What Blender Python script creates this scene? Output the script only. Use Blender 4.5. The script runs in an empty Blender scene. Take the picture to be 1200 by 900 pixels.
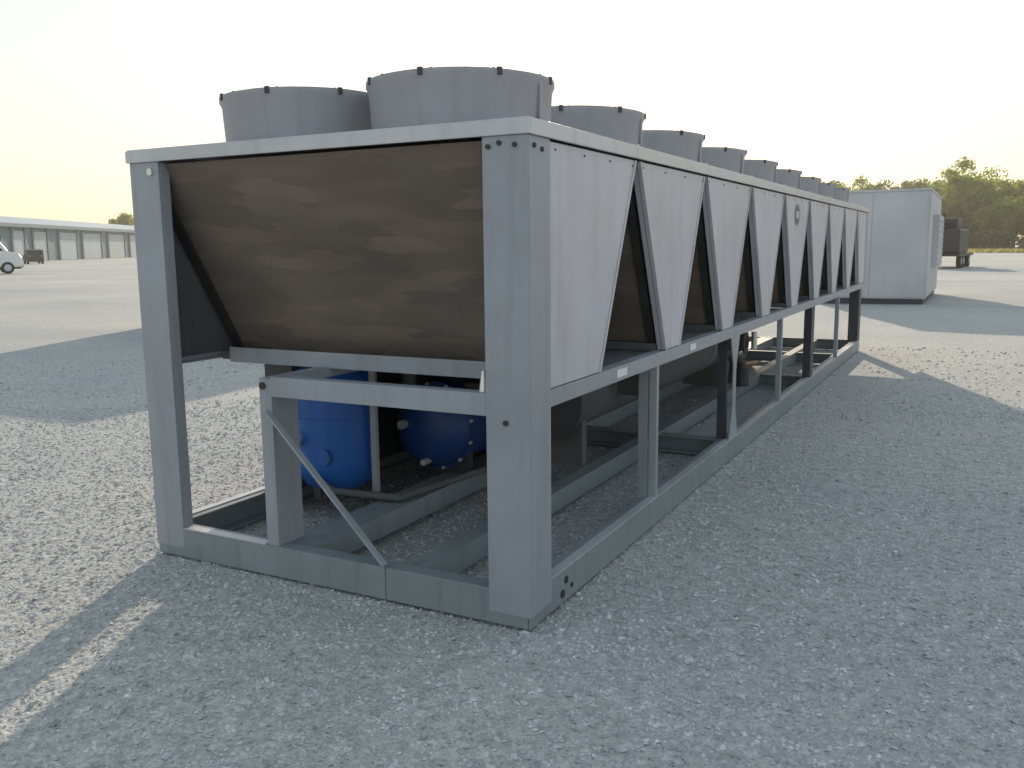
import bpy, bmesh, math, random
import numpy as np
from mathutils import Vector, Matrix
R = math.radians
random.seed(7); rng = np.random.default_rng(7)
sc = bpy.context.scene
COL = sc.collection

# ------------------------------------------------------------------ camera
W, HR, PT, NB = 2.24, 2.0387, 1.2641, 9        # width, underside of roof, bay pitch, number of bays
L = NB * PT
cam_d = bpy.data.cameras.new("camera"); cam = bpy.data.objects.new("camera", cam_d); COL.objects.link(cam)
yaw, pitch, roll, foc = -0.4867, -0.1543, -0.011, 1043.9
cy_, sy_ = math.cos(yaw), math.sin(yaw)
fw = Vector((sy_*math.cos(pitch), cy_*math.cos(pitch), math.sin(pitch)))
rt0 = Vector((cy_, -sy_, 0)); up0 = rt0.cross(fw)
rt = math.cos(roll)*rt0 + math.sin(roll)*up0; up = -math.sin(roll)*rt0 + math.cos(roll)*up0
m3 = Matrix((rt, up, -fw)).transposed()
cam.matrix_world = Matrix.Translation((1.6068, -3.1839, 1.6103)) @ m3.to_4x4()
cam_d.sensor_width = 36; cam_d.lens = 36*foc/1200; cam_d.clip_start = .05; cam_d.clip_end = 6000
sc.camera = cam

# ------------------------------------------------------------------ sky, sun, exposure
SUN_EL, SUN_AZ = 20.0, -22.5                  # azimuth from +Y towards +X
world = bpy.data.worlds.new("World"); sc.world = world; world.use_nodes = True
wn = world.node_tree.nodes; wl = world.node_tree.links
bg = wn["Background"]; sky = wn.new("ShaderNodeTexSky"); sky.sky_type = 'NISHITA'
sky.sun_disc = False; sky.sun_elevation = R(SUN_EL); sky.sun_rotation = R(SUN_AZ)
sky.air_density = 1.7; sky.dust_density = 1.2; sky.ozone_density = 2.2; sky.altitude = 200
sky_g = wn.new("ShaderNodeGamma"); sky_g.inputs[1].default_value = .42      # evening haze evens out the sky
sky_s = wn.new("ShaderNodeVectorMath"); sky_s.operation = 'SCALE'; sky_s.inputs['Scale'].default_value = 2.75
wl.new(sky.outputs[0], sky_g.inputs[0]); wl.new(sky_g.outputs[0], sky_s.inputs[0]); wl.new(sky_s.outputs[0], bg.inputs[0])
bg.inputs[1].default_value = 0.12
sun_d = bpy.data.lights.new("sun", 'SUN'); sun = bpy.data.objects.new("sun", sun_d); COL.objects.link(sun)
sun_d.energy = 3.3; sun_d.angle = R(.8); sun_d.color = (1.0, .84, .64)
sd = Vector((math.sin(R(SUN_AZ))*math.cos(R(SUN_EL)), math.cos(R(SUN_AZ))*math.cos(R(SUN_EL)), math.sin(R(SUN_EL))))
sun.rotation_euler = sd.to_track_quat('Z', 'Y').to_euler()
vs = sc.view_settings; vs.view_transform = 'Standard'; vs.look = 'None'; vs.gamma = 1; vs.exposure = 0.40
vs.use_curve_mapping = False

# ------------------------------------------------------------------ materials
def new_mat(name):
    m = bpy.data.materials.new(name); m.use_nodes = True
    nt = m.node_tree; return m, nt.nodes, nt.links, nt.nodes["Principled BSDF"]
def noise(n, l, vec, scale, detail=4, rough=.55, dist=0):
    t = n.new("ShaderNodeTexNoise"); t.inputs["Scale"].default_value = scale
    t.inputs["Detail"].default_value = detail; t.inputs["Roughness"].default_value = rough
    t.inputs["Distortion"].default_value = dist
    if vec is not None: l.new(vec, t.inputs["Vector"])
    return t.outputs["Fac"]
def ramp(n, l, fac, stops):
    r = n.new("ShaderNodeValToRGB"); cr = r.color_ramp
    while len(cr.elements) < len(stops): cr.elements.new(.5)
    for e, (p, c) in zip(cr.elements, stops):
        e.position = p; e.color = (*c, 1) if len(c) == 3 else c
    l.new(fac, r.inputs[0]); return r.outputs[0]
def mixc(n, l, fac, a, b, mode='MIX'):
    m = n.new("ShaderNodeMix"); m.data_type = 'RGBA'; m.blend_type = mode
    for s, v in ((m.inputs[0], fac), (m.inputs[6], a), (m.inputs[7], b)):
        if isinstance(v, (int, float)): s.default_value = v
        elif isinstance(v, tuple): s.default_value = (*v, 1)
        else: l.new(v, s)
    return m.outputs[2]
def coords(n, l, scale=(1, 1, 1), out="Object"):
    tc = n.new("ShaderNodeTexCoord"); mp = n.new("ShaderNodeMapping"); mp.inputs["Scale"].default_value = scale
    l.new(tc.outputs[out], mp.inputs[0]); return mp.outputs[0]
def bump(n, l, h, strength, dist, bs, prev=None):
    b = n.new("ShaderNodeBump"); b.inputs["Strength"].default_value = strength; b.inputs["Distance"].default_value = dist
    l.new(h, b.inputs["Height"])
    if prev: l.new(prev, b.inputs["Normal"])
    l.new(b.outputs[0], bs.inputs["Normal"]); return b.outputs[0]

def paint(name, base, rough=.5, dirt=(.20, .18, .15), amount=.45, scale=1.0, metal=0.0):
    """weathered sheet metal paint: broad fading, vertical streaks, fine specks"""
    m, n, l, bs = new_mat(name)
    v = coords(n, l); vsx = coords(n, l, (7, 7, .7))
    a = noise(n, l, v, 1.6*scale, 5, .6); b = noise(n, l, vsx, 1.5*scale, 6, .65); c = noise(n, l, v, 60, 3, .6)
    lo = tuple(x*.84 for x in base); hi = tuple(min(1, x*1.1) for x in base)
    col = ramp(n, l, a, [(.3, lo), (.7, hi)])
    f = ramp(n, l, b, [(.50, (0, 0, 0)), (.78, (amount,)*3)])
    col = mixc(n, l, f, col, dirt)
    f2 = ramp(n, l, c, [(.60, (0, 0, 0)), (.74, (amount*.5,)*3)])
    col = mixc(n, l, f2, col, dirt)
    l.new(col, bs.inputs["Base Color"])
    rr = ramp(n, l, a, [(.3, (rough-.08,)*3), (.7, (min(1, rough+.12),)*3)]); l.new(rr, bs.inputs["Roughness"])
    bs.inputs["Metallic"].default_value = metal
    bump(n, l, a, .25, .004, bs)
    return m
def plain(name, base, rough=.6, metal=0.0, var=.25, scale=8):
    m, n, l, bs = new_mat(name)
    f = noise(n, l, coords(n, l), scale, 4)
    l.new(ramp(n, l, f, [(.3, tuple(x*(1-var) for x in base)), (.7, tuple(min(1, x*(1+var)) for x in base))]), bs.inputs["Base Color"])
    bs.inputs["Roughness"].default_value = rough; bs.inputs["Metallic"].default_value = metal
    return m

M = {}
M['frame'] = paint('grey_frame_paint', (.33, .355, .40), .42, amount=.4)
M['base'] = paint('grey_base_paint', (.25, .285, .305), .42, dirt=(.13, .12, .10), amount=.5)
M['panel'] = paint('grey_panel_paint', (.55, .545, .60), .42, dirt=(.33, .31, .29), amount=.45)
M['roof'] = paint('roof_galvanised', (.56, .56, .59), .38, amount=.25, metal=.25)
M['shroud'] = paint('fan_shroud_paint', (.35, .352, .385), .5, dirt=(.2, .17, .15), amount=.35)
M['dark'] = plain('dark_hardware', (.03, .03, .032), .55)
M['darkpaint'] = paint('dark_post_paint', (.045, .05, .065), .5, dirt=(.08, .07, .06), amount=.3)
M['blue'] = paint('blue_enamel', (.012, .11, .42), .4, dirt=(.03, .04, .07), amount=.5)
M['blue_shade'] = paint('shaded_blue_enamel', (.009, .05, .20), .45, dirt=(.03, .035, .05), amount=.6)  # same blue enamel, darkened for the gear that sits in shade
M['brass'] = plain('bright_fitting', (.75, .75, .74), .3, .6, .1)
M['insul'] = paint('evaporator_insulation', (.11, .118, .125), .8, dirt=(.2, .18, .15), amount=.5)
M['copper'] = plain('pipe_copper', (.25, .15, .10), .45, .5)
M['white'] = plain('white_paint', (.72, .73, .73), .35, 0, .05)
M['label'] = plain('bright_white', (.78, .78, .78), .4, 0, .03)
M['logo_dark'] = plain('logo_ink', (.10, .11, .14), .5, 0, .1)
M['glass'] = plain('dark_glass', (.02, .025, .03), .08, 0, .1)
M['tyre'] = plain('tyre_rubber', (.02, .02, .02), .85)
M['boxpaint'] = paint('equipment_box_paint', (.52, .53, .565), .5, dirt=(.3, .3, .3), amount=.22, scale=.4)
M['wall'] = paint('building_wall_sheet', (.11, .18, .24), .6, amount=.2, scale=.1)
M['door'] = paint('building_door_sheet', (.40, .47, .52), .6, amount=.15, scale=.1)
M['roofsheet'] = paint('building_roof_sheet', (.38, .46, .52), .5, amount=.12, scale=.1)
M['olive'] = plain('dark_machine_paint', (.025, .028, .032), .5)

def coil_mat():
    """dust-clogged fins: soft blotches and straight-edged matted patches over fine vertical fin lines"""
    m, n, l, bs = new_mat('dusty_coil_fins')
    v = coords(n, l)
    a = noise(n, l, coords(n, l, (1.0, 2.2, 2.2)), 1.5, 4, .55); s_ = noise(n, l, v, 3.4, 6, .7)
    vo = n.new("ShaderNodeTexVoronoi"); vo.distance = 'CHEBYCHEV'; vo.inputs["Scale"].default_value = 3.2
    l.new(coords(n, l, (.9, 4.2, 4.2)), vo.inputs["Vector"])
    sep = n.new("ShaderNodeSeparateColor"); l.new(vo.outputs["Color"], sep.inputs[0])
    col = ramp(n, l, a, [(.3, (.125, .10, .086)), (.5, (.18, .142, .12)), (.7, (.245, .197, .165))])
    col = mixc(n, l, .38, col, ramp(n, l, sep.outputs[0], [(.0, (.10, .083, .075)), (.5, (.165, .132, .112)), (1, (.255, .20, .168))]))
    col = mixc(n, l, ramp(n, l, s_, [(.5, (0, 0, 0)), (.72, (.45,)*3)]), col, (.20, .175, .155))
    w = n.new("ShaderNodeTexWave"); w.wave_type = 'BANDS'; w.bands_direction = 'X'; w.inputs["Scale"].default_value = 70
    w.inputs["Distortion"].default_value = .3; l.new(v, w.inputs["Vector"])
    col = mixc(n, l, 1.0, col, ramp(n, l, w.outputs["Fac"], [(.1, (.86,)*3), (.9, (1.08,)*3)]), 'MULTIPLY')
    l.new(col, bs.inputs["Base Color"]); bs.inputs["Roughness"].default_value = .85
    p = bump(n, l, w.outputs["Fac"], .35, .003, bs); bump(n, l, s_, .4, .006, bs, p)
    return m
M['coil'] = coil_mat()

def gravel_mat():
    m, n, l, bs = new_mat('crushed_stone_yard')
    v = coords(n, l)
    big = noise(n, l, v, .16, 5, .6); mid = noise(n, l, v, 1.1, 6, .65)
    streak = noise(n, l, coords(n, l, (.022, .11, 1)), 1.0, 6, .62, .7)
    fine = noise(n, l, v, 22, 6, .75)
    vor = n.new("ShaderNodeTexVoronoi"); vor.inputs["Scale"].default_value = 38; l.new(v, vor.inputs["Vector"])
    vo2 = n.new("ShaderNodeTexVoronoi"); vo2.inputs["Scale"].default_value = 85; l.new(v, vo2.inputs["Vector"])
    bw = n.new("ShaderNodeSeparateColor"); l.new(vor.outputs["Color"], bw.inputs[0])
    bw2 = n.new("ShaderNodeSeparateColor"); l.new(vo2.outputs["Color"], bw2.inputs[0])
    col = ramp(n, l, bw.outputs[0], [(0, (.30, .315, .325)), (.45, (.43, .437, .435)), (.8, (.54, .545, .54)), (1, (.74, .745, .74))])
    col2 = ramp(n, l, bw2.outputs[1], [(0, (.33, .34, .34)), (.5, (.44, .45, .45)), (1, (.62, .63, .63))])
    col = mixc(n, l, .5, col, col2)
    col = mixc(n, l, 1.0, col, ramp(n, l, fine, [(.25, (.75,)*3), (.75, (1.2, 1.2, 1.2))]), 'MULTIPLY')
    col = mixc(n, l, ramp(n, l, mid, [(.35, (0, 0, 0)), (.75, (.5,)*3)]), col, (.47, .475, .465))
    col = mixc(n, l, 1.0, col, ramp(n, l, big, [(.3, (.88, .88, .89)), (.7, (1.12, 1.10, 1.05))]), 'MULTIPLY')
    col = mixc(n, l, 1.0, col, ramp(n, l, streak, [(.35, (.86, .88, .91)), (.65, (1.12, 1.09, 1.03))]), 'MULTIPLY')
    l.new(col, bs.inputs["Base Color"]); bs.inputs["Roughness"].default_value = .95
    bs.inputs["Specular IOR Level"].default_value = .2
    p = bump(n, l, vor.outputs["Distance"], .5, -.010, bs)
    p = bump(n, l, vo2.outputs["Distance"], .5, -.006, bs, p)
    p = bump(n, l, mid, .3, .03, bs, p)
    return m
M['gravel'] = gravel_mat()
def stone_mat(name, c):
    m, n, l, bs = new_mat(name)
    f = noise(n, l, coords(n, l), 19, 3); g = noise(n, l, coords(n, l), 140, 2)
    col = ramp(n, l, f, [(.3, tuple(x*.62 for x in c)), (.52, c), (.72, tuple(min(1, x*1.55) for x in c))])
    col = mixc(n, l, 1.0, col, ramp(n, l, g, [(.3, (.8,)*3), (.7, (1.15,)*3)]), 'MULTIPLY')
    l.new(col, bs.inputs["Base Color"]); bs.inputs["Roughness"].default_value = .92
    return m
M['stone'] = stone_mat('crushed_stone', (.50, .505, .50))
def leaf_mat(name, a, b):
    m, n, l, bs = new_mat(name)
    f = noise(n, l, coords(n, l), .55, 4)
    l.new(ramp(n, l, f, [(.3, a), (.7, b)]), bs.inputs["Base Color"]); bs.inputs["Roughness"].default_value = .6
    tr = n.new("ShaderNodeBsdfTranslucent"); tr.inputs[0].default_value = (b[0]*1.6, b[1]*1.6, b[2]*.9, 1)
    mx = n.new("ShaderNodeMixShader"); mx.inputs[0].default_value = .45
    l.new(bs.outputs[0], mx.inputs[1]); l.new(tr.outputs[0], mx.inputs[2]); l.new(mx.outputs[0], n["Material Output"].inputs[0])
    return m
M['leaf'] = leaf_mat('foliage_green', (.085, .13, .015), (.22, .27, .04))
M['leaf2'] = leaf_mat('foliage_olive', (.05, .065, .018), (.11, .12, .035))
M['bark'] = plain('bark', (.10, .075, .055), .9)
M['grass'] = leaf_mat('dry_grass', (.16, .17, .06), (.30, .28, .13))

# ------------------------------------------------------------------ helpers
def tag(o, label=None, cat=None, group=None, kind=None):
    for k, v in (('label', label), ('category', cat), ('group', group), ('kind', kind)):
        if v: o[k] = v
    return o
def empty(name, loc=(0, 0, 0), rz=0, parent=None):
    o = bpy.data.objects.new(name, None); COL.objects.link(o); o.location = loc; o.rotation_euler = (0, 0, rz)
    o.empty_display_size = .2
    if parent: o.parent = parent
    return o
class MB:
    def __init__(s): s.bm = bmesh.new()
    def box(s, x0, x1, y0, y1, z0, z1, bev=0.0):
        r = bmesh.ops.create_cube(s.bm, size=1)
        vs_ = r['verts']
        for v in vs_:
            v.co = Vector(((x0+x1)/2+v.co.x*(x1-x0), (y0+y1)/2+v.co.y*(y1-y0), (z0+z1)/2+v.co.z*(z1-z0)))
        if bev:
            es = list({e for v in vs_ for e in v.link_edges})
            bmesh.ops.bevel(s.bm, geom=es, offset=bev, segments=2, affect='EDGES', profile=.6)
        return s
    def bar(s, a, b, w, h):
        """rectangular bar from a to b"""
        a = Vector(a); b = Vector(b); d = b-a; ln = d.length
        q = d.to_track_quat('Z', 'Y').to_matrix().to_4x4()
        r = bmesh.ops.create_cube(s.bm, size=1)
        for v in r['verts']: v.co = (Matrix.Translation((a+b)/2) @ q) @ Vector((v.co.x*w, v.co.y*h, v.co.z*ln))
        return s
    def cyl(s, a, b, r0, r1=None, seg=20, caps=True):
        a = Vector(a); b = Vector(b); d = b-a
        q = d.to_track_quat('Z', 'Y').to_matrix().to_4x4()
        bmesh.ops.create_cone(s.bm, cap_ends=caps, segments=seg, radius1=r0, radius2=r0 if r1 is None else r1, depth=d.length,
                              matrix=Matrix.Translation((a+b)/2) @ q)
        return s
    def path(s, pts, r, seg=10):
        for a, b in zip(pts[:-1], pts[1:]): s.cyl(a, b, r, seg=seg)
        for p in pts[1:-1]: bmesh.ops.create_icosphere(s.bm, subdivisions=1, radius=r*1.04, matrix=Matrix.Translation(p))
        return s
    def lathe(s, prof, c=(0, 0, 0), seg=48, axis='Z', closed=False):
        rings = []
        for (r, h) in prof:
            ring = []
            for k in range(seg):
                t = 2*math.pi*k/seg
                p = (r*math.cos(t), r*math.sin(t), h) if axis == 'Z' else (r*math.cos(t), h, r*math.sin(t))
                ring.append(s.bm.verts.new((p[0]+c[0], p[1]+c[1], p[2]+c[2])))
            rings.append(ring)
        pairs = list(zip(rings[:-1], rings[1:])) + ([(rings[-1], rings[0])] if closed else [])
        for A, B in pairs:
            for k in range(seg): s.bm.faces.new((A[k], A[(k+1) % seg], B[(k+1) % seg], B[k]))
        return s
    def prism(s, poly, axis, t0, t1):
        """extrude a 2-D polygon; axis X: poly=(y,z); axis Y: poly=(x,z); axis Z: poly=(x,y)"""
        def P(u, v, t): return {'X': (t, u, v), 'Y': (u, t, v), 'Z': (u, v, t)}[axis]
        A = [s.bm.verts.new(P(u, v, t0)) for u, v in poly]; B = [s.bm.verts.new(P(u, v, t1)) for u, v in poly]
        n = len(poly); s.bm.faces.new(A); s.bm.faces.new(B[::-1])
        for k in range(n): s.bm.faces.new((A[k], B[k], B[(k+1) % n], A[(k+1) % n]))
        return s
    def build(s, name, m, parent=None, smooth=False, loc=None, bev=0.0):
        bmesh.ops.recalc_face_normals(s.bm, faces=s.bm.faces)
        me = bpy.data.meshes.new(name); s.bm.to_mesh(me); s.bm.free(); me.materials.append(m)
        if smooth:
            me.polygons.foreach_set("use_smooth", [True]*len(me.polygons)); me.set_sharp_from_angle(angle=R(40))
        o = bpy.data.objects.new(name, me); COL.objects.link(o)
        if parent: o.parent = parent
        if loc: o.location = loc
        if bev:
            md = o.modifiers.new("bevel", 'BEVEL'); md.width = bev; md.segments = 2; md.limit_method = 'ANGLE'; md.angle_limit = R(35)
        return o
def inst(o, parent=None, loc=None, rot=None, scale=None, name=None):
    c = o.copy(); COL.objects.link(c)
    if parent is not None: c.parent = parent
    if loc is not None: c.location = loc
    if rot is not None: c.rotation_euler = rot
    if scale is not None: c.scale = scale
    return c
def copy_tree(o, parent=None):
    c = inst(o); c.parent = parent
    for ch in [x for x in bpy.data.objects if x.parent == o]: copy_tree(ch, c)
    return c

# ------------------------------------------------------------------ ground
def graded(lo, hi, c, s0, g):
    a = [c]; s = s0
    while a[-1] < hi: a.append(a[-1]+s); s *= g
    b = [c]; s = s0
    while b[-1] > lo: b.append(b[-1]-s); s *= g
    return np.array(sorted(set(b+a)))
xs = graded(-3500, 3500, 0, .09, 1.045); ys = graded(-600, 4500, 0, .09, 1.045)
X, Y = np.meshgrid(xs, ys, indexing='ij')
def hgt(X, Y):
    h = np.zeros_like(X)
    r2 = np.random.default_rng(3)
    for k in range(26):
        f = 10**r2.uniform(-.35, .75); a = r2.uniform(0, 2*math.pi); ph = r2.uniform(0, 6.28)
        h += .0036/f**.8*np.sin(f*(X*math.cos(a)+Y*math.sin(a))+ph+1.3*np.sin(.7*f*(Y*math.cos(a)-X*math.sin(a))))
    # wheel ruts curving past the near left corner
    d = (X+2.2)*.9+(Y+.2)*.43
    fade = np.exp(-((np.hypot(X, Y))/60)**2)
    h *= fade
    under = np.exp(-np.maximum(0, np.maximum(np.abs(X+W/2)-W/2-.05, np.abs(Y-L/2)-L/2-.05))*2.2)
    return h*(1-.75*under)-.022*under*0 - .012
Z = hgt(X, Y)
nx, ny = len(xs), len(ys)
co = np.stack([X, Y, Z], -1).reshape(-1, 3)
ii, jj = np.meshgrid(np.arange(nx-1), np.arange(ny-1), indexing='ij'); b0 = (ii*ny+jj).ravel()
fc = np.stack([b0, b0+ny, b0+ny+1, b0+1], 1)
def np_mesh(name, co, fc, mat, smooth=False):
    me = bpy.data.meshes.new(name); k = fc.shape[1]
    me.vertices.add(len(co)); me.vertices.foreach_set("co", co.astype(np.float32).ravel())
    me.loops.add(fc.size); me.loops.foreach_set("vertex_index", fc.astype(np.int32).ravel())
    me.polygons.add(len(fc)); me.polygons.foreach_set("loop_start", np.arange(0, fc.size, k, dtype=np.int32))
    me.polygons.foreach_set("use_smooth", np.full(len(fc), smooth)); me.update(calc_edges=True)
    me.materials.append(mat); return me
def np_obj(name, me, parent=None):
    o = bpy.data.objects.new(name, me); COL.objects.link(o); o.parent = parent; return o
tag(np_obj('ground', np_mesh('ground', co, fc, M['gravel'], True)), kind='structure')

# loose crushed stone on the surface, dense near the camera
def stones(N, rmin, rmax, smin, smax, seed):
    g = np.random.default_rng(seed)
    base = np.array([(0, 0, 1), (1, 0, 0), (.3, .95, 0), (-.8, .6, 0), (-.8, -.6, 0), (.3, -.95, 0), (0, 0, -1)], float)
    tri = np.array([(0, 1, 2), (0, 2, 3), (0, 3, 4), (0, 4, 5), (0, 5, 1), (6, 2, 1), (6, 3, 2), (6, 4, 3), (6, 5, 4), (6, 1, 5)])
    u = g.random(N); r = rmin+(rmax-rmin)*u**1.15
    th = R(-27.9)+g.uniform(-R(36), R(36), N)
    x = 1.607+r*np.sin(th); y = -3.184+r*np.cos(th)
    s = g.uniform(smin, smax, N)*(.7+.6*g.random(N)**3)*(1+.035*r)
    jit = 1+g.uniform(-.35, .35, (N, 7, 3)); v = base[None]*jit
    v[:, :, 2] *= .62
    an = g.uniform(0, 6.28, N); c, si = np.cos(an)[:, None], np.sin(an)[:, None]
    tl = g.uniform(-.5, .5, N)[:, None]
    vx, vy, vz = v[..., 0]*1.15, v[..., 1]*.85, v[..., 2]
    vz = vz+tl*vx
    X_ = vx*c-vy*si; Y_ = vx*si+vy*c
    P = np.stack([X_, Y_, vz], -1)*s[:, None, None]
    P[..., 0] += x[:, None]; P[..., 1] += y[:, None]; P[..., 2] += (hgt(x, y)+s*.1)[:, None]
    F = (tri[None]+7*np.arange(N)[:, None, None]).reshape(-1, 3)
    return P.reshape(-1, 3), F
P1, F1 = stones(75000, 1.2, 10, .004, .010, 1)
P2, F2 = stones(11000, 1.2, 15, .009, .016, 2)
gs = np_obj('gravel_stones', np_mesh('gravel_stones', np.concatenate([P1, P2]), np.concatenate([F1, F2+len(P1)]), M['stone']))
tag(gs, 'loose grey crushed stone spread over the yard in the foreground', 'gravel', kind='stuff')

# ------------------------------------------------------------------ the long air-cooled chiller
ch = empty('air_cooled_chiller', (-W/2, 0, 0))
tag(ch, 'long grey air cooled chiller with round fans on its roof, on crushed stone', 'chiller')
OFF = empty  # (parts are built in world coordinates, then shifted under the root)
def part(mb, name, mat, parent=None, **k):
    o = mb.build(name, M[mat], parent or ch, **k)
    if parent is None:
        lo = o.location.copy(); o.location = (lo.x+W/2, lo.y, lo.z)
    return o
ZB, ZM0, ZM1 = .155, .925, 1.0
UE = 11.02                                  # end of the underframe
# base channels: web plus top and bottom flanges
def channel_y(xo, xi, y0, y1, z0=0.0, z1=ZB, t=.012):
    m = MB(); a, b = min(xo, xi), max(xo, xi)
    w0, w1 = (xo-t, xo) if xo > xi else (xo, xo+t)
    m.box(w0, w1, y0, y1, z0, z1); m.box(*( (a, w0) if xo > xi else (w1, b)), y0, y1, z1-t, z1); m.box(*((a, w0) if xo > xi else (w1, b)), y0, y1, z0, z0+t)
    return m
def channel_x(yo, yi, x0, x1, z0=0.0, z1=ZB, t=.012):
    m = MB(); a, b = min(yo, yi), max(yo, yi)
    w0, w1 = (yo-t, yo) if yo > yi else (yo, yo+t)
    m.box(x0, x1, w0, w1, z0, z1); rng_ = (a, w0) if yo > yi else (w1, b)
    m.box(x0, x1, *rng_, z1-t, z1); m.box(x0, x1, *rng_, z0, z0+t)
    return m
part(channel_y(0, -.09, .0, UE), 'base_rail', 'base', bev=.003)
part(channel_y(-W, -W+.09, .0, UE), 'base_rail', 'base', bev=.003)
part(channel_x(-.004, .085, -W+.013, -.748), 'base_rail', 'base', bev=.003)
part(channel_x(-.004, .085, -.744, -.013), 'base_rail', 'base', bev=.003)
part(channel_x(UE-.002, UE-.09, -W+.1, -.1), 'base_rail', 'base', bev=.003)
part(MB().box(-.045, .003, .205, UE-.01, ZB+.0005, ZB+.007), 'rail_glint', 'roof')  # pale strip painting in the bright sky glint along the rail flange
part(MB().box(-W-.003, -W+.045, .205, UE-.01, ZB+.0005, ZB+.007), 'rail_glint', 'roof')
part(MB().box(-2.035, -1.47, -.007, .045, ZB+.0005, ZB+.007), 'rail_glint', 'roof')  # pale strip for the sunlit left stretch of the front rail
for yy in (3.42, 7.0, 9.2): part(channel_x(yy+.04, yy-.04, -W+.1, -.1, .008, .14), 'cross_member', 'base')
part(channel_y(-.58, -.68, .1, UE-.1, .03, .15), 'floor_beam', 'base')
part(channel_y(-1.24, -1.44, .1, UE-.1, .03, .15), 'floor_beam', 'base')
# lifting holes and bolts at the near corner
for (x, y, z, r) in ((.001, .36, .10, .018), (.001, .32, .045, .020), (.001, .42, .055, .012)):
    part(MB().cyl((x-.004, y, z), (x+.003, y, z), r, seg=14), 'lifting_hole', 'dark')
# corner posts: folded angles
def post(x0, x1, y0, y1, z0, z1, sx, t=.012, name='corner_post', mat='frame'):
    m = MB()
    m.box(x0, x1, y0, y0+t, z0, z1)                       # front leaf
    xo = (x1-t, x1) if sx > 0 else (x0, x0+t)
    m.box(*xo, y0+t, y1, z0, z1)                          # side leaf
    xi = (x0, x0+t) if sx > 0 else (x1-t, x1)
    m.box(*xi, y0+t, y0+.07, z0, z1)                      # return lip
    m.box(*( (x1-t-.05, x1-t) if sx > 0 else (x0+t, x0+t+.05)), y1-t, y1, z0, z1)
    return part(m, name, mat, bev=.004)
post(-.20, 0.004, -.006, .2, .05, HR, 1)
post(-W-.004, -W+.20, -.006, .18, .05, HR, -1)
part(MB().cyl((-.105, -.006, .885), (-.105, -.014, .885), .012, seg=12), 'bolt', 'dark')
part(MB().cyl((-2.09, -.006, 1.99), (-2.09, -.02, 1.99), .018, seg=12), 'bolt', 'brass')
for (x, y, z) in ((-.05, -.012, 2.0), (-.12, -.012, 2.01), (-.17, -.012, 1.998)):
    part(MB().cyl((x, y+.006, z), (x, y-.004, z), .010, seg=10), 'bolt', 'dark')
for (y, z) in ((.05, 2.0), (.12, 1.99)):
    part(MB().cyl((.004, y, z), (.012, y, z), .010, seg=10), 'bolt', 'dark')
# far end posts (dark) and far underframe
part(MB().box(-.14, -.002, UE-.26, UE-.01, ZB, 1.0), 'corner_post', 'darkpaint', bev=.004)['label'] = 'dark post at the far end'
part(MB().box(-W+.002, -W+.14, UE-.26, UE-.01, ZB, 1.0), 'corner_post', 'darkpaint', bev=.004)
part(MB().box(-.07, -.0, L-.16, L-.002, 1.0, HR), 'corner_post', 'frame', bev=.004)
part(MB().box(-W, -W+.07, L-.16, L-.002, 1.0, HR), 'corner_post', 'frame', bev=.004)

# roof: deck, folded edge trims
part(MB().box(-W-.012, .012, -.012, L+.012, HR+.052, HR+.064), 'roof_deck', 'roof', bev=.002)
part(MB().box(.0, .016, .0, L, HR, HR+.056, .003), 'roof_trim', 'roof')
part(MB().box(-W-.016, -W, .0, L, HR, HR+.056, .003), 'roof_trim', 'roof')
part(MB().box(-W-.016, .016, -.018, -.001, HR, HR+.056, .003), 'roof_trim', 'roof')
part(MB().box(-W-.016, .016, L+.001, L+.018, HR, HR+.056, .003), 'roof_trim', 'roof')
for k in range(1, NB):                                    # deck seams
    part(MB().box(-W, .0, k*PT-.02, k*PT+.02, HR+.064, HR+.076, .003), 'roof_seam', 'roof')
# fans
FR, FH = .435, .262
def make_fan():
    m = MB()
    m.lathe([(FR-.012, 0), (FR-.012, .02), (FR+.0, FH-.045), (FR+.012, FH-.022), (FR+.012, FH), (FR-.004, FH), (FR-.018, FH-.03), (FR-.028, .02), (FR-.028, 0)], seg=56, closed=True)
    m.lathe([(FR+.03, 0), (FR+.03, .012), (FR-.013, .0125), (FR-.013, 0)], seg=56, closed=True)
    m.box(-.004+FR, FR+.008, -.012, .012, .02, FH-.03)
    sh = m.build('fan_shroud', M['shroud'], ch, smooth=True)
    g = MB()
    for r in np.linspace(.08, FR-.02, 9): g.lathe([(r-.003, FH+.004), (r, FH+.008), (r+.003, FH+.004)], seg=28)
    for k in range(10):
        t = 2*math.pi*k/10; g.bar((.05*math.cos(t), .05*math.sin(t), FH+.003), ((FR+.006)*math.cos(t), (FR+.006)*math.sin(t), FH+.003), .006, .006)
    g.build('fan_guard', M['dark'], sh)
    b = MB(); b.cyl((0, 0, .06), (0, 0, .2), .09, seg=16)
    for k in range(5):
        t = 2*math.pi*k/5; c, s = math.cos(t), math.sin(t)
        pts = [(.08, -.03, .10), (.38, -.12, .09), (.39, .10, .17), (.08, .04, .15)]
        vs_ = [b.bm.verts.new((x*c-y*s, x*s+y*c, z)) for x, y, z in pts]; b.bm.faces.new(vs_)
        vs_ = [b.bm.verts.new((x*c-y*s, x*s+y*c, z-.008)) for x, y, z in pts]; b.bm.faces.new(vs_[::-1])
    b.build('fan_blades', M['dark'], sh)
    MB().cyl((0, 0, .001), (0, 0, .004), FR-.03, seg=32).build('fan_well', M['dark'], sh)
    cl = MB().box(FR+.004, FR+.019, -.011, .011, FH-.026, FH+.007, .002).build('guard_clip', M['darkpaint'], sh)
    for k in range(8):
        if k: cl2 = inst(cl, sh)
        else: cl2 = cl
        cl2.rotation_euler = (0, 0, R(12+45*k))
    return sh
fan0 = make_fan(); first = True
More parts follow.
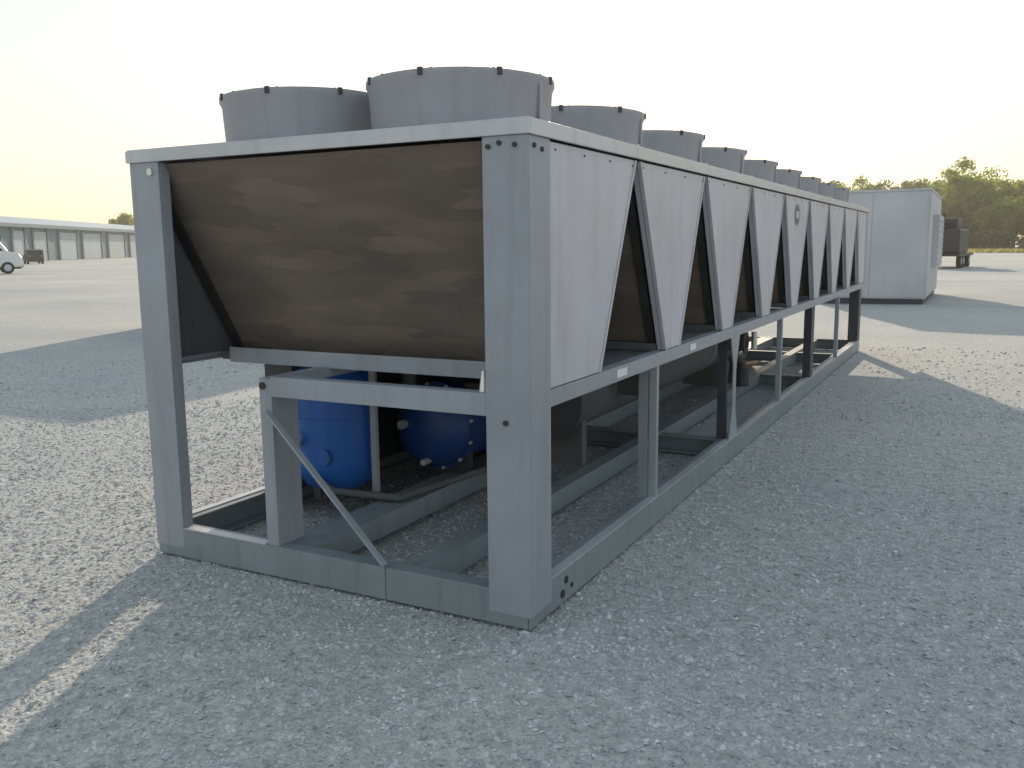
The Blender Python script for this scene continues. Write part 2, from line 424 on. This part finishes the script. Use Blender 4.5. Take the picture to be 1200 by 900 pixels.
for k in range(NB):
    for xc in (-.655, -W+.655):
        o = fan0 if first else copy_tree(fan0, ch); first = False
        o.location = (xc+W/2, (k+.5)*PT-.03, HR+.064); o.rotation_euler = (0, 0, R(random.choice((0, 3, -4, 6))))

# V coil banks
CT, CB_ = HR-.01, 1.045                       # top and bottom of the coils
XL, XR = -W+.05, -.05
def coil(y_top, y_bot, s, thick=.09):
    """slab leaning from (y_top, CT) to (y_bot, CB_); s=+1 puts the thickness towards +y"""
    m = MB(); m.prism([(y_top, CT), (y_bot, CB_), (y_bot+s*thick, CB_), (y_top+s*thick, CT)], 'X', XL+.07, XR-.07)
    c = part(m, 'condenser_coil', 'coil')
    th = thick
    for (a, b) in ((XL+.005, XL+.068), (XR-.068, XR-.02)):
        e = 0.014
        MB().prism([(y_top-s*e, CT), (y_bot-s*e, CB_), (y_bot+s*(thick+e), CB_), (y_top+s*(thick+e), CT)], 'X', a, b).build('coil_end_plate', M['dark'], c)
    return c
def vpanel(yc, first_=False, last=False, x=0.0, sgn=1):
    ht, hb = PT/2-.028, .137
    yl_t, yr_t, yl_b, yr_b = yc-ht, yc+ht, yc-hb, yc+hb
    zt, zb = HR-.008, ZM1+.004
    if first_: yl_t = yl_b = (.214 if sgn > 0 else .16)
    if last: yr_t = yr_b = yc+ht-.15
    t0, t1 = (x-.022, x-.004) if sgn > 0 else (x+.004, x+.022)
    m = MB(); m.prism([(yl_t, zt), (yl_b, zb), (yr_b, zb), (yr_t, zt)], 'X', t0, t1)
    p = part(m, 'side_panel', 'panel', bev=.003)
    # folded edge lips along the sloping sides, slightly proud
    w = .02; f0, f1 = (x-.006, x+.002) if sgn > 0 else (x-.002, x+.006)
    lip = MB()
    if not first_: lip.prism([(yl_t, zt), (yl_b, zb), (yl_b+w, zb), (yl_t+w, zt)], 'X', f0, f1)
    if not last: lip.prism([(yr_t-w, zt), (yr_b-w, zb), (yr_b, zb), (yr_t, zt)], 'X', f0, f1)
    lip.build('edge_trim', M['panel'], p)
    # inner return behind the sloping sides
    r = MB(); d0, d1 = (x-.05, x-.024) if sgn > 0 else (x+.024, x+.05)
    if not first_: r.prism([(yl_t+.002, zt), (yl_b+.002, zb), (yl_b+.012, zb), (yl_t+.012, zt)], 'X', d0, d1)
    if not last: r.prism([(yr_t-.012, zt), (yr_b-.012, zb), (yr_b-.002, zb), (yr_t-.002, zt)], 'X', d0, d1)
    r.build('panel_return', M['panel'], p)
    sx = x+.0005 if sgn > 0 else x-.0005
    sm = MB()
    for q in range(4):
        yy = yl_t+.05+(yr_t-yl_t-.1)*q/3
        sm.cyl((x-.005*sgn, yy, zt-.03), (x+.001*sgn, yy, zt-.03), .0045, seg=8)
    sm.build('panel_screws', M['dark'], p)['kind'] = 'stuff'
    if first_ and sgn < 0:
        MB().prism([(yl_t+.01, zt-.01), (yl_b+.01, zb+.03), (yr_b, zb+.03), (yr_t, zt-.01)], 'X', x+.023, x+.032).build('shade_liner', M['insul'], p)  # dark sheet standing in for the shaded inside of the panel
    return p
for k in range(NB):
    yc = (k+.5)*PT
    ht = PT/2-.035
    coil(yc-ht, yc-(.04 if k == 0 else .115), 1); coil(yc+ht, yc+.135, -1)
    vpanel(yc, k == 0, k == NB-1); vpanel(yc, k == 0, k == NB-1, -W, -1)
    # drain trough joining the feet of the V
    part(MB().box(-W+.06, -.06, yc-.16, yc+.16, ZM1-.005, ZM1+.04), 'trough', 'insul', bev=.003)
for k in range(NB-1):                                      # closing pans added between the banks to shade the ground below
    part(MB().box(-W+.07, -.075, (k+.5)*PT+.165, (k+1.5)*PT-.165, ZM1-.02, ZM1-.008), 'shade_pan', 'insul')
# front trough lip, seen under the end coil
part(MB().box(-W+.14, -.14, .452, .464, .985, 1.068, .003), 'trough_lip', 'frame')
# mid rails
part(channel_y(0.0, -.07, .2, L-.01, ZM0, ZM1, .008), 'mid_rail', 'frame', bev=.002)
part(channel_y(-W, -W+.05, .2, L-.01, 1.0, 1.035, .008), 'mid_rail', 'frame')
for (y0, y1) in ((.98, 1.12), (2.24, 2.36)):
    part(MB().box(.001, .004, y0, y1, .945, .985), 'white_patch', 'label')  # thin white patches on the mid rail
# black backing painting in the shade of the gap between post and first panel
part(MB().box(-.10, -.03, .15, .23, 1.0, HR-.005), 'gap_backing', 'dark')

# legs between base rail and mid rail
def leg(y, w, mat='frame', x=0.0, dpt=.05, z1=ZM0):
    part(MB().box(x-dpt, x-.004, y-w/2, y+w/2, ZB, z1), 'leg', mat, bev=.002)
def gusset_leg(y, x=0.0):
    m = MB(); w0, w1 = .13, .042
    z0, z1 = ZB, ZM0
    m.prism([(y-w0, z0), (y-w1, z0+.22), (y-w1, z1-.22), (y-w0, z1), (y+w0, z1), (y+w1, z1-.22), (y+w1, z0+.22), (y+w0, z0)], 'X', x-.012, x-.004)
    part(m, 'leg', 'frame', bev=.001)
for xs_ in (0.0, -W+.054):
    leg(1.64, .04, x=xs_); leg(5.17, .05, x=xs_); leg(8.75, .06, x=xs_)
    gusset_leg(3.43, xs_)
    part(MB().box(xs_-.115, xs_-.05, 3.36, 3.40, ZB, ZM0), 'leg', 'darkpaint')
    part(MB().box(xs_-.105, xs_-.052, 1.60, 1.615, ZB, ZM0), 'leg', 'base')
    part(MB().box(xs_-.09, xs_-.01, 6.78, 6.95, ZB, ZM0), 'leg', 'darkpaint')
# cross struts under the V feet
for yy in (1.62, 3.42, 5.2, 7.0, 8.8):
    part(MB().box(-W+.09, -.09, yy-.03, yy+.03, .93, .99), 'cross_strut', 'frame')

# front sub frame: post, beam, brace
m = MB(); m.box(-1.465, -1.39, .006, .016, ZB, .99); m.box(-1.40, -1.39, .016, .19, ZB, .99)
part(m, 'frame_post', 'frame', bev=.002)
part(MB().box(-1.389, -.201, .002, .014, .905, 1.002), 'frame_beam', 'frame', bev=.003)
part(MB().box(-1.389, -.201, .015, .07, .992, 1.002), 'frame_beam', 'frame', bev=.002)
part(MB().box(-1.465, -1.40, .02, 2.3, .94, .992), 'frame_beam', 'frame', bev=.002)
part(MB().box(-1.39, -.25, 2.24, 2.3, .935, .99), 'frame_beam', 'frame', bev=.002)
part(MB().box(-1.465, -1.39, 2.22, 2.3, ZB, .94), 'frame_post', 'frame', bev=.002)
part(MB().cyl((-1.44, .004, .955), (-1.44, -.004, .955), .018, seg=14), 'lifting_hole', 'dark')
part(MB().bar((-1.415, -.004, .835), (-.745, -.004, .165), .035, .012), 'brace', 'frame', bev=.002)
part(MB().cyl((-.24, .05, 1.002), (-.24, .05, 1.09), .020, .008, seg=12), 'valve', 'brass')

# compressors (blue), oil separator, suction lines
def compressor(x, y0, z, flip=1, s=1.0):
    m = MB()
    m.lathe([(.001, y0-.06), (.12, y0-.055), (.19, y0-.03), (.25, y0+.03), (.262, y0+.10)], (x, 0, z), 40, 'Y')
    m.lathe([(.262, y0+.10), (.262, y0+.66)], (x, 0, z), 40, 'Y')
    m.lathe([(.262, y0+.66), (.205, y0+.70), (.205, y0+1.22), (.17, y0+1.30), (.001, y0+1.32)], (x, 0, z), 40, 'Y')
    c = part(m, 'compressor', 'blue_shade', smooth=True)
    for yy in (y0+.11, y0+.66, y0+1.16):
        MB().lathe([(.20, yy), (.285, yy), (.285, yy+.03), (.20, yy+.03)], (x, 0, z), 40, 'Y', closed=True).build('flange', M['blue_shade'], c)
    b = MB()
    for k in range(12):
        t = 2*math.pi*k/12+.2; px, pz = x+.274*math.cos(t), z+.274*math.sin(t)
        b.cyl((px, y0+.095, pz), (px, y0+.11, pz), .011, seg=8)
    b.build('flange_bolts', M['brass'], c)['kind'] = 'stuff'
    t = MB().box(x+.13, x+.27, y0+.25, y0+.48, z+.1, z+.27, .01); t.build('terminal_box', M['darkpaint'], c)
    MB().cyl((x-.13, y0-.10, z+.03), (x-.13, y0-.03, z+.03), .028, seg=12).build('service_valve', M['brass'], c)
    MB().cyl((x+.02, y0-.085, z-.20), (x+.02, y0+.0, z-.20), .02, seg=12).build('service_valve', M['brass'], c)
    for yy in (y0+.2, y0+1.0):
        MB().box(x-.2, x+.2, yy-.03, yy+.03, .150, z-.15).build('foot', M['darkpaint'], c)
    return c
compressor(-1.46, 1.45, .47); compressor(-1.62, 2.85, .44)
# upright oil separator shell beside the first compressor
m = MB(); m.lathe([(.001, .135), (.12, .15), (.20, .20), (.245, .28), (.25, .34), (.25, .80), (.24, .87), (.18, .93), (.001, .965)], (-1.83, 1.02, 0), 44)
osp = part(m, 'oil_separator', 'blue', smooth=True)
MB().lathe([(.249, .60), (.256, .60), (.256, .62), (.249, .62)], (-1.83, 1.02, 0), 44).build('weld_band', M['blue'], osp)
MB().cyl((-2.03, .72, .74), (-2.0, .76, .60), .016, .03, 10).build('relief_valve', M['brass'], osp)
MB().cyl((-1.93, .78, .50), (-1.91, .71, .49), .045, .038, 14).build('sight_glass', M['brass'], osp)
MB().cyl((-1.74, .80, .40), (-1.74, .775, .40), .05, seg=14).build('oil_port', M['blue'], osp)
for q in range(3):
    t_ = 2.1*q+.5; MB().bar((-1.83+.19*math.cos(t_), 1.02+.19*math.sin(t_), .13), (-1.83+.19*math.cos(t_), 1.02+.19*math.sin(t_), .24), .05, .02).build('foot', M['darkpaint'], osp)
part(MB().box(-1.555, -1.515, .99, 1.02, .158, .92), 'bracket', 'frame', bev=.003)
part(MB().cyl((-2.08, .74, .26), (-2.0, .76, .26), .035, seg=12).cyl((-2.04, .75, .26), (-2.04, .75, .33), .016, seg=10), 'service_valve', 'brass')
part(MB().path([(-1.78, .75, .28), (-1.70, .8, .2), (-1.3, .9, .18), (-1.1, 2.2, .18)], .022), 'oil_line', 'insul', smooth=True)
# evaporator shell with end heads, nozzles, insulation bands
ev = part(MB().cyl((-.90, 2.0, .62), (-.92, 6.3, .62), .265, seg=36), 'evaporator', 'insul', smooth=True)
for yy in (1.97, 6.30): MB().lathe([(.001, yy), (.30, yy), (.30, yy+.04), (.001, yy+.04)], (-.92, 0, .62), 36, 'Y').build('tube_sheet', M['darkpaint'], ev)
for yy in (2.6, 3.5, 4.4, 5.3): MB().lathe([(.266, yy), (.27, yy), (.27, yy+.02), (.266, yy+.02)], (-.92, 0, .62), 36, 'Y').build('insulation_band', M['frame'], ev)
for yy in (2.75, 5.7): MB().cyl((-.90, yy, .63), (-.45, yy, .63), .085, seg=20).cyl((-.469, yy, .63), (-.45, yy, .63), .11, seg=20).build('water_nozzle', M['insul'], ev, smooth=True)
for yy in (2.2, 5.9): MB().box(-1.14, -.70, yy-.04, yy+.04, .151, .45).build('saddle', M['insul'], ev)
part(MB().path([(-1.62, 1.5, .66), (-1.62, 1.5, .88), (-1.55, 5.4, .88), (-1.55, 6.1, .75), (-1.15, 6.3, .63)], .05), 'suction_line', 'insul', smooth=True)
part(MB().path([(-.45, .35, .86), (-.45, 2.2, .86), (-.45, 6.6, .88), (-1.0, 7.1, .88)], .03), 'liquid_line', 'copper', smooth=True)
part(MB().path([(-1.9, 4.2, .7), (-1.9, 5.4, .9), (-1.9, 10.4, .93)], .035), 'liquid_line', 'copper', smooth=True)
part(MB().path([(-.7, 6.45, .30), (-.7, 7.3, .22), (-1.6, 7.9, .20), (-2.0, 9.9, .22)], .03), 'oil_line', 'copper', smooth=True)
for (x, y) in ((-.55, 5.95), (-.85, 6.9)):
    part(MB().cyl((x, y, .155), (x, y, .34), .075, seg=18).cyl((x, y, .34), (x, y, .40), .04, seg=12), 'filter_drier', 'darkpaint', smooth=True)
part(MB().cyl((-.42, 5.9, .55), (-.42, 5.9, .72), .03, seg=12), 'valve', 'brass')
# control panel enclosure on the left side, lengthened forward to narrow the sun streak
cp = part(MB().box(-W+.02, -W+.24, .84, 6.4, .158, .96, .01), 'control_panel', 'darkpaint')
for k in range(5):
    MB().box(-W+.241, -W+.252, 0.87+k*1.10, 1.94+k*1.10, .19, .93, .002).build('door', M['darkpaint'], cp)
# dark end cabinet behind the compressors' cross frame
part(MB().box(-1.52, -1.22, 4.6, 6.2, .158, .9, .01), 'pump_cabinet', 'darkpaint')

# round emblem on the fifth panel
lg = part(MB().cyl((.0, 5.655, 1.868), (.0045, 5.655, 1.868), .095, seg=32), 'emblem', 'panel')
g = MB(); seg = 40
for (r0, r1) in ((.078, .095),):
    A = [[g.bm.verts.new((.006, 5.655+r*math.cos(2*math.pi*k/seg), 1.868+r*math.sin(2*math.pi*k/seg))) for k in range(seg)] for r in (r0, r1)]
    for k in range(seg): g.bm.faces.new((A[0][k], A[0][(k+1) % seg], A[1][(k+1) % seg], A[1][k]))
g.build('emblem_ring', M['logo_dark'], lg)
g = MB()
for sgn in (1, -1):
    pts = [(.078*math.cos(t)*.93, .078*math.sin(t)*.93) for t in np.linspace(R(28), R(152), 12)]
    g.bm.faces.new([g.bm.verts.new((.0062, 5.655+u, 1.868+sgn*v)) for u, v in pts])
g.build('emblem_mark', M['logo_dark'], lg)

# ------------------------------------------------------------------ equipment boxes
def equip_box(x0, x1, y0, y1, h, label, rz=0):
    cx, cy = (x0+x1)/2, (y0+y1)/2; w, d = x1-x0, y1-y0
    r = empty('equipment_box', (cx, cy, 0), rz); tag(r, label, 'equipment box')
    a, b = w/2, d/2
    MB().box(-a+.04, a-.04, -b+.04, b-.04, .0, .14).build('skid', M['darkpaint'], r)
    MB().box(-a, a, -b, b, .14, h-.06, .012).build('body', M['boxpaint'], r)
    MB().box(-a-.02, a+.02, -b-.02, b+.02, h-.06, h, .01).build('roof', M['boxpaint'], r)
    n = max(2, int(w/1.2))
    for k in range(n):
        u0 = -a+.03+k*(w-.06)/n
        MB().box(u0+.006, u0+(w-.06)/n-.006, -b-.014, -b-.001, .18, h-.12, .004).build('panel', M['boxpaint'], r)
    n = max(2, int(d/1.4))
    for sx in (1, -1):
        for k in range(n):
            u0 = -b+.03+k*(d-.06)/n
            xx = (a+.001, a+.014) if sx > 0 else (-a-.014, -a-.001)
            MB().box(*xx, u0+.006, u0+(d-.06)/n-.006, .18, h-.12, .004).build('panel', M['boxpaint'], r)
    return r
eb = equip_box(-2.40, .28, 21.85, 27.6, 2.92, 'pale blue grey equipment box standing beyond the far end of the chiller')
# louvre hood and fittings along its right side
hd = MB().prism([(-1.2, 2.3), (-1.2, .9), (1.6, .9), (1.6, 2.3)], 'X', 1.355, 1.50).build('louvre_frame', M['boxpaint'], eb)
for k in range(9):
    MB().bar((1.505, -1.15, 1.0+k*.145), (1.505, 1.55, 1.0+k*.145), .05, .015).build('louvre', M['boxpaint'], hd)
MB().box(-1.32, -.9, -2.6, -2.2, 2.921, 3.03, .01).build('roof_cap', M['darkpaint'], eb)
equip_box(-14.1, -9.1, 10.0, 12.4, 3.1, 'grey box added unseen behind the chiller to cast the shadow on gravel at left', R(0))  # unseen stand-in for whatever casts the shadow at left

# dark machine on a low trailer further off, right of the box
mt = empty('loaded_trailer', (.35, 58, 0)); tag(mt, 'dark machine on a low trailer, just right of the pale equipment box', 'trailer')
mt.rotation_euler = (0, 0, R(-6))
MB().box(-1.9, .2, -3, 3, .7, .85, .01).build('bed', M['olive'], mt)
MB().box(-1.8, .1, -2.5, 1.2, .86, 2.3, .12).build('machine_body', M['olive'], mt)
MB().box(-1.5, -.2, -1.5, .4, 2.3, 2.9, .08).build('machine_hood', M['olive'], mt)
MB().cyl((-.9, -1.9, 2.3), (-.9, -1.9, 3.2), .09, seg=12).build('exhaust_pipe', M['dark'], mt)
for (x) in (-1.75, .05):
    for y in (-1.9, -.9, 1.5):
        w = MB().cyl((x-.12, y, .42), (x+.12, y, .42), .42, seg=20).build('wheel', M['tyre'], mt)
        MB().cyl((x-.13, y, .42), (x+.13, y, .42), .2, seg=14).build('rim', M['boxpaint'], w)

# ------------------------------------------------------------------ long metal building, left background
P0 = Vector((-135.5, 93.4, 0)); P1_ = Vector((-156.6, 125.3, 0)); dv = (P1_-P0).normalized()
bl = empty('storage_building', P0, math.atan2(dv.y, dv.x)); tag(bl, 'long low metal storage building with a row of pale roll-up doors, left of the chiller', 'building')
# local: +x runs along the front (away to the right in the picture), +y goes back behind the front? keep both checked below
inner = -1 if (Vector((-dv.y, dv.x, 0)).dot(P0-Vector((1.6, -3.2, 0))) < 0) else 1
EAV, RID, DEP = 5.5, 7.1, 16
def by(a, b): return (min(a*inner, b*inner), max(a*inner, b*inner))
MB().box(-70, 150, *by(.25, DEP), 0, EAV).build('wall', M['wall'], bl)
m = MB(); m.prism([(-.7*inner, EAV-.05), (DEP/2*inner, RID), ((DEP+.7)*inner, EAV-.05), ((DEP+.7)*inner, EAV+.15), (DEP/2*inner, RID+.22), (-.7*inner, EAV+.15)], 'X', -71, 151)
m.build('roof', M['roofsheet'], bl)
MB().box(-71, 151, *by(-.9, -.702), EAV-.35, EAV+.2).build('gutter', M['wall'], bl)
dlist = [(-13.5, -10.0), (-6.2, -1.6), (4.0, 11.2), (14.6, 23.5), (28, 37)]
x = 41.0
while x < 145: dlist.append((x, x+8.5)); x += 13.0
x = -18.0
while x > -66: dlist.append((x-3.6, x)); x -= 5.4
for (a, b) in dlist:
    d = MB().box(a, b, *by(.13, .22), .05, EAV-.9).build('roll_up_door', M['door'], bl)
    s = MB()
    for q in range(1, 9): s.box(a+.02, b-.02, *by(.09, .129), q*.5, q*.5+.05)
    s.build('door_rib', M['door'], d)
last_b = -70
for (a, b) in sorted(dlist):
    MB().box(a-.75, a-.15, *by(.0, .24), 0, EAV-.4).build('pier', M['wall'], bl)
    MB().box(b+.15, b+.75, *by(.0, .24), 0, EAV-.4).build('pier', M['wall'], bl)

# ------------------------------------------------------------------ vehicles in the left background
def wheel(parent, x, y, r, w=.22):
    o = MB().cyl((x, y-w/2, r), (x, y+w/2, r), r, seg=24).build('wheel', M['tyre'], parent, smooth=True)
    MB().cyl((x, y-w/2-.01, r), (x, y+w/2+.01, r), r*.58, seg=16).build('rim', M['boxpaint'], o)
def vehicle(name, loc, rz, prof, win, hw, wheels, wr, mat, label, cat):
    r = empty(name, loc, rz); tag(r, label, cat)
    MB().prism(prof, 'Y', -hw, hw).build('body', M[mat], r, bev=.06)
    for poly in win:
        for sy in (1, -1):
            y0, y1 = (hw-.01, hw+.012) if sy > 0 else (-hw-.012, -hw+.01)
            MB().prism(poly, 'Y', y0, y1).build('side_window', M['glass'], r)
    for wx in wheels:
        for sy in (1, -1): wheel(r, wx, sy*(hw-.1), wr)
    return r
vp = Vector((-60.4, 37.0, 0)); face = math.atan2(37.0+3.2, -60.4-1.6)   # bearing from the camera
van = vehicle('pickup_truck', (-62.0, 35.8, 0), face-R(90)+R(4),
        [(-3.0, .45), (-3.0, 1.25), (-1.2, 1.3), (-1.1, 2.15), (-.9, 2.45), (1.25, 2.5), (1.85, 1.6), (2.5, 1.42), (2.68, 1.15), (2.7, .5)],
        [[(-.95, 1.6), (-.85, 2.2), (.1, 2.25), (.1, 1.6)], [(.2, 1.6), (.2, 2.25), (1.1, 2.25), (1.55, 1.62)]],
        .95, (-2.0, 1.75), .42, 'white', 'white pickup truck parked side-on at the left edge, in front of the storage building', 'pickup truck')
MB().box(2.66, 2.78, -.9, .9, .42, .66, .02).build('bumper', M['boxpaint'], van)
for sy in (-.72, .72): MB().box(2.58, 2.70, sy-.16, sy+.16, .82, 1.02, .02).build('headlight', M['label'], van)
MB().box(-2.9, 2.6, -.9, .9, .34, .449).build('chassis', M['dark'], van)
MB().box(-3.06, -2.99, -.85, .85, .5, .62, .01).build('bumper', M['boxpaint'], van)
cp_ = vehicle('parked_car', (-103.5, 68.2, 0), face+R(6),
        [(-2.2, .26), (-2.27, 1.05), (-2.05, 1.72), (.3, 1.78), (1.0, 1.15), (2.1, 1.0), (2.25, .3)],
        [[(-1.8, 1.15), (-1.65, 1.6), (-.7, 1.62), (-.7, 1.15)], [(-.6, 1.15), (-.6, 1.62), (.2, 1.62), (.7, 1.17)]],
        .9, (-1.4, 1.4), .36, 'olive', 'dark car parked end-on beside the white pickup truck', 'car')
MB().prism([(-2.275, 1.12), (-2.09, 1.66), (-2.02, 1.66), (-2.18, 1.12)], 'Y', -.72, .72).build('rear_window', M['glass'], cp_)
MB().box(-2.27, -2.18, -.8, -.55, .8, 1.05).build('tail_light', M['copper'], cp_)
MB().box(-2.27, -2.18, .55, .8, .8, 1.05).build('tail_light', M['copper'], cp_)

# ------------------------------------------------------------------ trees
def crown_mesh(seed, H, Wd, mat, n_cl=95, n_leaf=90, size=.37):
    g = np.random.default_rng(seed)
    cl = []
    lobes = [(g.uniform(-.5, .5)*Wd, g.uniform(-.35, .35)*Wd, g.uniform(.42, .72)*H, g.uniform(.26, .42)*Wd, g.uniform(.2, .3)*H) for _ in range(7)]
    for k in range(n_cl):
        lx, ly, lz, lr, lh = lobes[g.integers(7)]
        d = g.normal(size=3); d /= np.linalg.norm(d); q = g.random()**.4
        cl.append((lx+d[0]*lr*q, ly+d[1]*lr*q, max(.08*H, lz+d[2]*lh*q*1.1), g.uniform(.7, 1.6)))
    cl = np.array(cl); N = n_cl*n_leaf
    c = np.repeat(cl, n_leaf, 0); d = g.normal(size=(N, 3)); d /= np.linalg.norm(d, axis=1)[:, None]
    p = c[:, :3]+d*(c[:, 3]*g.random(N)**.5)[:, None]*np.array([1.25, 1.25, .8])
    u = g.normal(size=(N, 3)); u /= np.linalg.norm(u, axis=1)[:, None]
    w = np.cross(u, g.normal(size=(N, 3))); w /= np.linalg.norm(w, axis=1)[:, None]
    s = g.uniform(.5, 1, N)[:, None]*size
    q = np.stack([p-u*s, p-w*s*.55, p+u*s, p+w*s*.55], 1).reshape(-1, 3)
    return np_mesh('crown', q, np.arange(4*N).reshape(-1, 4), mat)
def trunk_obj(parent, H, seed):
    g = random.Random(seed); m = MB()
    m.cyl((0, 0, -.1), (0, 0, H*.35), .28, .17, 10)
    for k in range(6):
        t = k*1.05+g.random(); z0 = H*g.uniform(.2, .35)
        m.cyl((0, 0, z0), (math.cos(t)*H*.2, math.sin(t)*H*.2, z0+H*g.uniform(.2, .35)), .12, .03, 7)
    return m.build('trunk', M['bark'], parent)
kinds = [(crown_mesh(11, 11, 8.5, M['leaf']), 11), (crown_mesh(12, 12.5, 9, M['leaf2']), 12.5), (crown_mesh(13, 9, 8, M['leaf']), 9),
         (crown_mesh(14, 13, 10, M['leaf'], 120), 13), (crown_mesh(15, 6, 7.5, M['leaf2'], 60, 60, .36), 6)]
trunks = {}
def tree(x, y, k, s, label, rz, group='trees along the far edge of the yard'):
    r = empty('broadleaf_tree', (x, y, 0), rz); r.scale = (s, s, s*1.0); tag(r, label, 'tree', group)
    np_obj('crown', kinds[k][0], r)
    if k not in trunks: trunks[k] = trunk_obj(r, kinds[k][1], k)
    else: inst(trunks[k], r)
A_, B_ = Vector((-34, 186)), Vector((40, 128))
NT = 36
words = ['bright green', 'olive brown', 'low bright green', 'tall broad green', 'low olive bushy']
from bpy_extras.object_utils import world_to_camera_view
bpy.context.view_layer.update()
rows = []
for i in range(NT):
    t = (i+.5)/NT; p = A_.lerp(B_, t); k = [3, 0, 1, 2, 4, 0, 3, 4, 1, 2][i % 10]
    back = random.uniform(-4, 9)
    s = random.uniform(.84, 1.0)*(1+.06*math.sin(i*1.7))*(.88 if back < 0 else 1)*(1.20-.36*t)
    x, y = p.x+random.uniform(-1, 1)+back*.4, p.y+back
    rows.append((world_to_camera_view(sc, cam, Vector((x, y, 4)))[0]*1200, x, y, k, s))
rows.sort(); ords = ['first', 'second', 'third', 'fourth', 'fifth', 'sixth', 'seventh', 'eighth', 'ninth', 'tenth', 'eleventh', 'twelfth', 'thirteenth', 'fourteenth', 'fifteenth', 'sixteenth']
cnt = [0, 0]
for (u, x, y, k, s) in rows:
    if 965 < u < 1105:
        lab = words[k]+' far tree over the equipment box roof, '+ords[cnt[0]]+' from the left'; cnt[0] += 1
    elif 1105 <= u < 1215:
        lab = words[k]+' tree in the far row, '+ords[cnt[1]]+' to the right of the equipment box'; cnt[1] += 1
    else: lab = words[k]+' tree of the far row beyond the picture or behind the chiller'
    tree(x, y, k, s, lab, random.uniform(0, 6.28))
# undergrowth closing the foot of the row: one tangled mass
ug = []
for i in range(60):
    t = (i+.5)/60; p = A_.lerp(B_, t); g3 = np.random.default_rng(100+i)
    c = np.array([p.x-2+g3.uniform(-2, 2), p.y-7+g3.uniform(-2, 2), 0]); n_ = 520
    d = g3.normal(size=(n_, 3)); d /= np.linalg.norm(d, axis=1)[:, None]; d[:, 2] = abs(d[:, 2])
    hh = g3.uniform(2.0, 4.2)
    pp = c+d*np.array([1.9, 1.9, hh])*(g3.random(n_)**.4)[:, None]
    uu = g3.normal(size=(n_, 3))*.17; ww = g3.normal(size=(n_, 3))*.17
    ug.append(np.stack([pp-uu, pp-ww, pp+uu, pp+ww], 1).reshape(-1, 3))
ug = np.concatenate(ug)
tag(np_obj('undergrowth', np_mesh('undergrowth', ug, np.arange(len(ug)).reshape(-1, 4), M['leaf2'])),
    'tangled olive undergrowth along the foot of the far tree row', 'undergrowth', kind='stuff')
# lone tree top behind the building
r = empty('broadleaf_tree', (-186, 149, 0), 1.0); tag(r, 'single small dark tree top showing above the roof of the storage building', 'tree')
np_obj('crown', kinds[0][0], r); inst(trunks[0], r)
r.scale = (.9, .9, 1.02)

# dry grass strip before the trees
g_ = np.random.default_rng(5); N = 26000
t = g_.random(N)*1.3-.15; off = g_.random(N)*22-20
px_ = A_.x+(B_.x-A_.x)*t+off*.55; py_ = A_.y+(B_.y-A_.y)*t+off*.85-3
an = g_.uniform(0, 6.28, N); h_ = g_.uniform(.15, .6, N); w_ = g_.uniform(.15, .4, N)
q = np.zeros((N, 3, 3)); q[:, 0, 0] = px_-np.cos(an)*w_; q[:, 0, 1] = py_-np.sin(an)*w_; q[:, 1, 0] = px_+np.cos(an)*w_; q[:, 1, 1] = py_+np.sin(an)*w_
q[:, 2, 0] = px_+g_.uniform(-.2, .2, N); q[:, 2, 1] = py_; q[:, 2, 2] = h_; q[:, :2, 2] = -.02
tag(np_obj('dry_grass', np_mesh('dry_grass', q.reshape(-1, 3), np.arange(3*N).reshape(-1, 3), M['grass'])),
    'strip of dry yellowish grass along the foot of the trees', 'grass', kind='stuff')

# ------------------------------------------------------------------ thin evening haze
hz = MB().box(-420, 220, -60, 420, -1.3, 22).build('haze', bpy.data.materials.new('thin_haze'))
hm = hz.data.materials[0]; hm.use_nodes = True; hn = hm.node_tree.nodes; hn.remove(hn["Principled BSDF"])
pv = hn.new("ShaderNodeVolumePrincipled"); pv.inputs["Density"].default_value = .0006
pv.inputs["Color"].default_value = (.95, .93, .86, 1); pv.inputs["Anisotropy"].default_value = .5
hm.node_tree.links.new(pv.outputs[0], hn["Material Output"].inputs["Volume"])
tag(hz, kind='stuff')
